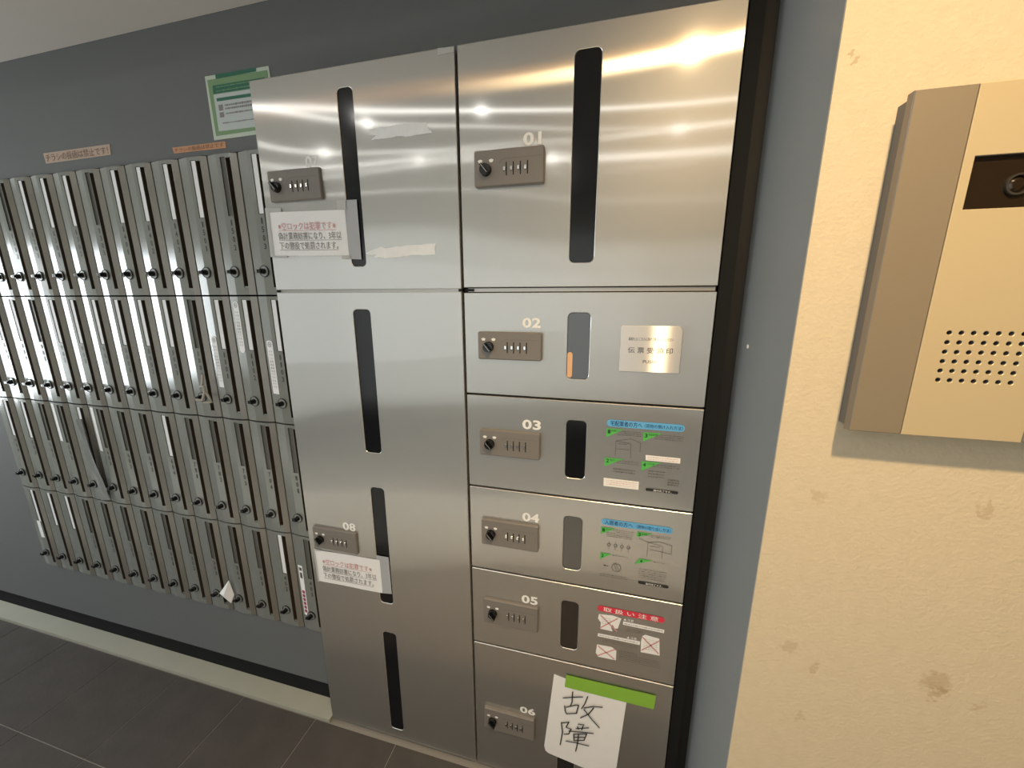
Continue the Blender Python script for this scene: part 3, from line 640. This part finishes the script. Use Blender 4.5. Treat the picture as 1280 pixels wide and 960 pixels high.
dial_m = MB().cyl(kx, 0, ky-0.0028, ky+0.004, 0.0140, 0.0146, 20).mesh('dial', ['dial_face'])
rim_m = MB().ring(kx, 0, ky-0.0034, ky-0.0004, 0.0138, 0.0158, 20).mesh('dial_rim', ['digit'])
q = MB(); q.cyl(kx, 0, ky-0.014, ky-0.0028, 0.0072, 0.0080, 12); q.box(kx-0.0100, kx+0.0030, ky-0.0175, ky-0.0135, -0.0046, 0.0046); q.box(kx-0.0122, kx-0.0100, ky-0.0172, ky-0.0138, -0.0036, 0.0036, 1)
knob_m = q.mesh('knob', ['black_plastic', 'chrome'])
q = MB(); xa, xb = 0.49*W, 0.63*W; ya, yb = out(0.49)+0.0012, out(0.63)+0.0012
q.add([(xa, ya, -0.1590), (xb, yb, -0.1590), (xb, yb, -0.0112), (xa, ya, -0.0112)], [(0, 1, 2, 3)])
card_m = q.mesh('name_card', ['card'])
lip = MB().box(0.660*W, 0.790*W, out(0.74)+0.001, out(0.74)+0.006, 0.0225, 0.0255).mesh('slot_lip', ['dial_face'])
NUMS = [['1503', '1502', '1501', '1403', '1402', '1401', '1303', '1302', '1301', '1203', '1202', '1201', '', ''],
        ['1103', '1102', '1101', '1004', '1003', '1002', '1001', '904', '903', '902', '901', '804', '803', '802'],
        ['801', '704', '703', '702', '701', '604', '603', '602', '601', '504', '503', '502', '501', '404'],
        ['403', '402', '401', '304', '303', '302', '301', '204', '203', '202', '201', '', '', '']]
NOCARD = {0: {1, 6, 10, 13}, 1: {3, 10}, 2: {0, 1, 2, 3, 4, 6, 7, 8, 10, 11}, 3: {0, 2, 3, 4, 5, 6, 7, 8, 9, 10}}
ROWN = ['top row', 'second row', 'third row', 'bottom row']
ORD = ['nearest to the steel lockers', 'second', 'third', 'fourth', 'fifth', 'sixth', 'seventh', 'eighth', 'ninth', 'tenth', 'eleventh', 'twelfth', 'thirteenth', 'fourteenth']
GR = 'grey mailboxes in four rows'
def put(name, me, parent, loc=(0, 0, 0)):
    o = bpy.data.objects.new(name, me); COL.objects.link(o); o.parent = parent; o.location = loc
    return o
for r in range(4):
    h = TOPS[r]-BOTS[r]
    for k in range(14):
        xs = -1.015-W*k
        card = k not in NOCARD[r]
        pos = ORD[0] if k == 0 else ORD[k]+' from the steel lockers'
        t = bpy.data.objects.new('mailbox', None); COL.objects.link(t); t.location = (xs, 0, ZF+TOPS[r]); t.empty_display_size = 0.03
        ORG[t] = Vector((xs, 0, TOPS[r]))
        tag(t, 'grey %s, %s, %s' % ('mailbox with white name card' if card else 'mailbox without name card', ROWN[r], pos), 'mailbox', GR)
        put('front', face_mesh(h), t)
        zk = -h+0.066
        d = put('dial', dial_m, t, (0, 0, zk)); put('dial_rim', rim_m, d); put('knob', knob_m, d)
        if card: put('name_card', card_m, t)
        if (r, k) in ((0, 1), (3, 1), (3, 2), (3, 3), (3, 4), (3, 5), (3, 6), (2, 1), (2, 2), (1, 1), (1, 2)): put('slot_lip', lip, t, (0, 0, -h))
        if NUMS[r][k]:
            q = MB()
            for i, ch in enumerate(NUMS[r][k]):
                zc = -0.178-0.0222*i; xc = 0.550*W; hw = 0.0040 if ch != '1' else 0.0022
                vs, fs = glyphs(ch)
                n0 = len(q.v); text(q, ch, xc-hw, xc+hw, zc-0.0076, zc+0.0076, 0, 0.014)
                q.v[n0:] = [(x, out(x/W)-0.0006, z) for x, y, z in q.v[n0:]]
            o = bpy.data.objects.new('number', q.mesh('number', ['digit'])); COL.objects.link(o); o.parent = t
MB().box(MBX0+0.003, MBX1-0.003, 0.112, 0.30, MBB+0.002, MBT-0.002).build('wall_mailbox_niche', 'black', kind='structure')

# ---- stickers on mailboxes
def fx(k, u): return -1.015-W*k+W*u
def msticker(label, k, u0, u1, z0, z1, kindm='paper', round_top=0.004, round_bot=0.001, n_mark=True, pink=False):
    t = thing('flyer_sticker', label, 'sticker', (fx(k, (u0+u1)/2), 0.03, z0), 'stickers on the mailboxes')
    x0, x1 = fx(k, u0), fx(k, u1); q = MB()
    P = []
    for cx, cz, t0, rr in ((x1-round_bot, z0+round_bot, -PI/2, round_bot), (x1-round_top, z1-round_top, 0, round_top), (x0+round_top, z1-round_top, PI/2, round_top), (x0+round_bot, z0+round_bot, PI, round_bot)):
        P += [(cx+rr*math.cos(t0+PI/2*i/4), cz+rr*math.sin(t0+PI/2*i/4)) for i in range(5)]
    q.poly(P, 0)
    def bend(q_, d): q_.v = [(x, out((x-fx(k, 0))/W)-d, z) for x, y, z in q_.v]
    bend(q, 0.0008); q.build('label_paper', kindm, t)
    if n_mark:
        c = MB(); r_ = (x1-x0)*0.30; c.ring((x0+x1)/2, z1-0.012, 0, 0.0001, r_*0.82, r_, 16)
        text(c, 'N', (x0+x1)/2-r_*0.45, (x0+x1)/2+r_*0.45, z1-0.012-r_*0.5, z1-0.012+r_*0.5, 0)
        zz = z1-0.030
        for i in range(12):
            if zz < z0+0.02: break
            for cxx in ((x0+x1)/2-0.0045, (x0+x1)/2+0.0045): text(c, 'チラシ投函厳禁です本'[i % 10], cxx-0.0034, cxx+0.0034, zz-0.007, zz, 0)
            zz -= 0.0098
        bend(c, 0.0013); c.build('print', 'grey_ink', t, 'stuff')
    if pink:
        c = MB()
        for i in range(6): c.box(x0+0.004, x1-0.004, 0, 0.0001, z0+0.012+0.0155*i, z0+0.024+0.0155*i)
        bend(c, 0.0013); c.build('print', 'trim_pink', t, 'stuff')
        c = MB(); c.box(x0+0.005, x1-0.005, 0, 0.0001, z1-0.05, z1-0.028); c.box(x0+0.004, x1-0.004, 0, 0.0001, z1-0.020, z1-0.008); bend(c, 0.0013); c.build('picture', 'grey_ink', t)
msticker('white pill shaped sticker with circled N on mailbox 1102', 1, 0.115, 0.355, -0.1705, -0.0150, round_top=0.0125, round_bot=0.0125)
msticker('white sticker with circled N on mailbox 1101', 2, 0.120, 0.345, -0.2835, -0.1215, round_top=0.008)
msticker('white sticker with circled N on mailbox 1103 touching the lockers', 0, 0.100, 0.352, -0.2925, -0.1295, round_top=0.008)
msticker('narrow white sticker with pink print on the last bottom row mailbox', 0, 0.105, 0.300, -1.0930, -0.8930, n_mark=False, pink=True, round_top=0.001)
msticker('plain white sticker on the facet of mailbox 601 in the third row', 8, 0.13, 0.33, -0.5650, -0.3950, n_mark=False, round_top=0.001)
msticker('plain whitish sticker on mailbox 503 in the third row', 10, 0.13, 0.33, -0.5450, -0.3950, n_mark=False, round_top=0.001)
msticker('short white sticker at the foot of the outermost bottom row mailbox', 13, 0.38, 0.58, -1.0120, -0.9320, n_mark=False, round_top=0.001)
# key tag hanging at mailbox 1004, folded flyer, crumpled film
def loop3(path, r, name, mat, label, cat):
    q = MB(); k = 8; rings = []
    for i, p in enumerate(path):
        p = Vector(p); a = Vector(path[max(i-1, 0)]); c = Vector(path[min(i+1, len(path)-1)]); d = (c-a).normalized()
        n1 = d.cross(Vector((0, 1, 0.01))).normalized(); n2 = d.cross(n1)
        rings += [tuple(p+r*(math.cos(2*PI*j/k)*n1+math.sin(2*PI*j/k)*n2)) for j in range(k)]
    m_ = len(path)
    q.add(rings, [(i*k+j, i*k+(j+1) % k, (i+1)*k+(j+1) % k, (i+1)*k+j) for i in range(m_-1) for j in range(k)]+[tuple(range(k))[::-1], tuple(range((m_-1)*k, m_*k))])
    return q
t = thing('key_tag', 'small dirty white plastic key tag caught on the dial of mailbox 1004', 'key tag', (-1.225, 0.005, -0.325))
loop3([(-1.232, 0.010, -0.238), (-1.236, 0.008, -0.262), (-1.240, 0.006, -0.276)], 0.0035, '', '', '', '').build('cord_end', 'keytag', t)
q = loop3([(-1.246, 0.006, -0.276), (-1.228, 0.004, -0.275), (-1.226, 0.002, -0.292), (-1.238, 0.0, -0.318), (-1.262, -0.002, -0.318)], 0.0040, '', '', '', ''); q.build('tag_frame', 'keytag', t)
loop3([(-1.226, 0.004, -0.290), (-1.219, 0.006, -0.305), (-1.212, 0.008, -0.325), (-1.240, 0.004, -0.327)], 0.0036, '', '', '', '').build('clip', 'keytag', t)
q = MB(); q.add([(-1.313, 0.030, -1.010), (-1.353, 0.018, -1.064), (-1.325, 0.012, -1.062), (-1.308, 0.020, -1.098), (-1.302, 0.032, -1.070)], [(0, 1, 2), (0, 2, 4), (1, 3, 2), (2, 3, 4)])
q.add([(x, y+0.0008, z) for x, y, z in q.v], [(2, 1, 0), (4, 2, 0), (2, 3, 1), (4, 3, 2)])
tag(q.build('folded_flyer', 'paper'), 'small folded pale flyer sticking out of a bottom row mailbox slot', 'flyer')
q = MB(); n_ = 8; vs = []; fs = []
for j in range(n_+1):
    for i in range(5):
        u, v = i/4, j/n_
        x = -1.895+0.045*u*(0.35+0.65*math.sin(min(v*1.6+0.15, 1.4)))+0.010*v; z = -0.44-0.32*v
        vs.append((x, 0.024-0.006*math.sin(6*u+5*v), z))
for j in range(n_):
    for i in range(4): a = j*5+i; fs.append((a, a+5, a+6, a+1))
q.add(vs, fs); tag(q.build('plastic_film', 'sheer'), 'crumpled grey plastic film hanging from a slot in the third mailbox row', 'plastic film')

# ------------------------------------------------------------------ paper on the wall above the mailboxes
Yw = WY-0.0012
t = thing('notice_poster', 'green and white laminated notice on the wall, partly behind the lockers', 'poster', (-0.985, Yw, 0.41))
def wp(name, mat, P, d=0.0): MB().poly(P, Yw-d, 0.0010 if not d else 0).build(name, mat, t)
wp('laminate', 'poster_white', [(-1.0883, 0.5665), (-0.8806, 0.5644), (-0.8770, 0.4165), (-1.0893, 0.4148)])
wp('green_sheet', 'poster_green', [(-1.0816, 0.5571), (-0.8860, 0.5560), (-0.8840, 0.4260), (-1.0800, 0.4240)], 0.0004)
wp('green_tab', 'poster_dark', [(-1.0525, 0.5662), (-0.9193, 0.5655), (-0.9200, 0.5570), (-1.0520, 0.5560)], 0.0007)
wp('green_panel', 'poster_dark', [(-1.0660, 0.5425), (-0.8960, 0.5410), (-0.8960, 0.5215), (-1.0676, 0.5230)], 0.0008)
wp('white_panel', 'poster_paper', [(-1.0676, 0.5215), (-0.8960, 0.5200), (-0.8960, 0.4330), (-1.0676, 0.4342)], 0.0008)
wp('green_bar', 'poster_dark', [(-1.0590, 0.5120), (-0.8990, 0.5105), (-0.8990, 0.5030), (-1.0590, 0.5045)], 0.0012)
q = MB(); q.poly([(-1.0560, 0.4960), (-1.0415, 0.4960), (-1.0415, 0.4820), (-1.0560, 0.4820)], Yw-0.0012); q.poly([(-1.0560, 0.4780), (-1.0415, 0.4780), (-1.0415, 0.4660), (-1.0560, 0.4660)], Yw-0.0012)
q.build('icon_squares', 'grey_ink', t)
q = MB(); lines(q, -1.0350, -0.9000, 0.4930, 2, 0.008, 0.005, Yw-0.0012); lines(q, -1.0340, -0.9000, 0.4735, 1, 0.006, 0.004, Yw-0.0012); lines(q, -1.0500, -0.9000, 0.4520, 1, 0.006, 0.003, Yw-0.0012); q.build('print', 'grey_ink', t, 'stuff')
q = MB(); lines(q, -1.0560, -0.9000, 0.5370, 2, 0.009, 0.0025, Yw-0.0012); q.build('heading_print', 'poster_green', t, 'stuff')

t = thing('wall_label', 'beige strip label with brown writing above the mailboxes', 'label', (-1.63, Yw, 0.41))
q = MB(); q.poly([(-1.7773, 0.4400), (-1.4828, 0.4405), (-1.4860, 0.4120), (-1.7746, 0.4100)], Yw, 0.0008); q.build('strip', 'tan_label', t)
q = MB(); text(q, 'チラシの投函は禁止です！', -1.770, -1.494, 0.4145, 0.4360, Yw-0.0004, 0.012); q.build('writing', 'brown_ink', t)
t = thing('wall_label', 'narrow orange strip label below the green poster', 'label', (-1.15, Yw, 0.39))
q = MB(); q.poly([(-1.2428, 0.4100), (-1.0523, 0.4092), (-1.0528, 0.3931), (-1.2405, 0.3949)], Yw, 0.0008); q.build('strip', 'orange_label', t)
q = MB(); text(q, 'チラシの投函は禁止です', -1.236, -1.060, 0.3965, 0.4075, Yw-0.0004, 0.008); q.build('writing', 'brown_ink', t)
# paint chip on the return wall
tag(MB().box(0.2535, 0.2549, -0.0375, -0.0320, -0.1035, -0.0965).build('paint_chip', 'white_paint'), 'tiny white paint chip on the grey return wall', 'paint chip')

# ------------------------------------------------------------------ intercom
t = thing('intercom', 'beige metal door intercom panel with camera window and speaker holes', 'intercom', (0.45, -0.236, -0.19))
YI = -0.272; X0, X1, Z0, Z1 = 0.3250, 0.5760, -0.1876, 0.2335
q = MB(); q.box(X0+0.004, X1-0.004, YI+0.0125, -0.2362, Z0+0.004, Z1-0.004); q.build('back_box', 'ic_back', t)
q = MB(); q.plate(rect(X0, 0.3862, Z0, Z1), [], YI, YI+0.012, 0.0012, 0, 1); q.build('side_strip', ['ic_side', 'ic_edge'], t)
q = MB(); q.plate(rect(0.5146, X1, Z0, Z1), [], YI, YI+0.012, 0.0012, 0, 1); q.build('side_strip', ['ic_side', 'ic_edge'], t)
holes = [disc(0.4128+0.0124*i, -0.0483-0.01232*j, 0.0028, 12) for i in range(7) for j in range(6)]
q = MB(); q.plate(rect(0.3866, 0.5142, Z0, Z1), holes+[rect(0.3968, 0.5040, 0.0990, 0.1575)], YI, YI+0.010, 0.0006, 0, 0, 1)
q.build('face_panel', ['ic_face', 'ic_back'], t)
MB().box(0.400, 0.500, YI+0.0102, YI+0.012, -0.13, -0.03).build('speaker_mesh', 'black', t)
MB().box(0.3970, 0.5038, YI+0.0055, YI+0.009, 0.0992, 0.1573).build('camera_window', 'ic_glass', t)
q = MB(); q.ring(0.4455, 0.1250, YI+0.002, YI+0.0054, 0.0098, 0.0120, 28); q.build('camera_rim', 'ic_lens', t)
q = MB(); q.cyl(0.4455, 0.1250, YI+0.0035, YI+0.0054, 0.0055, 0.0090, 24); q.build('camera_lens', 'ic_glass', t)
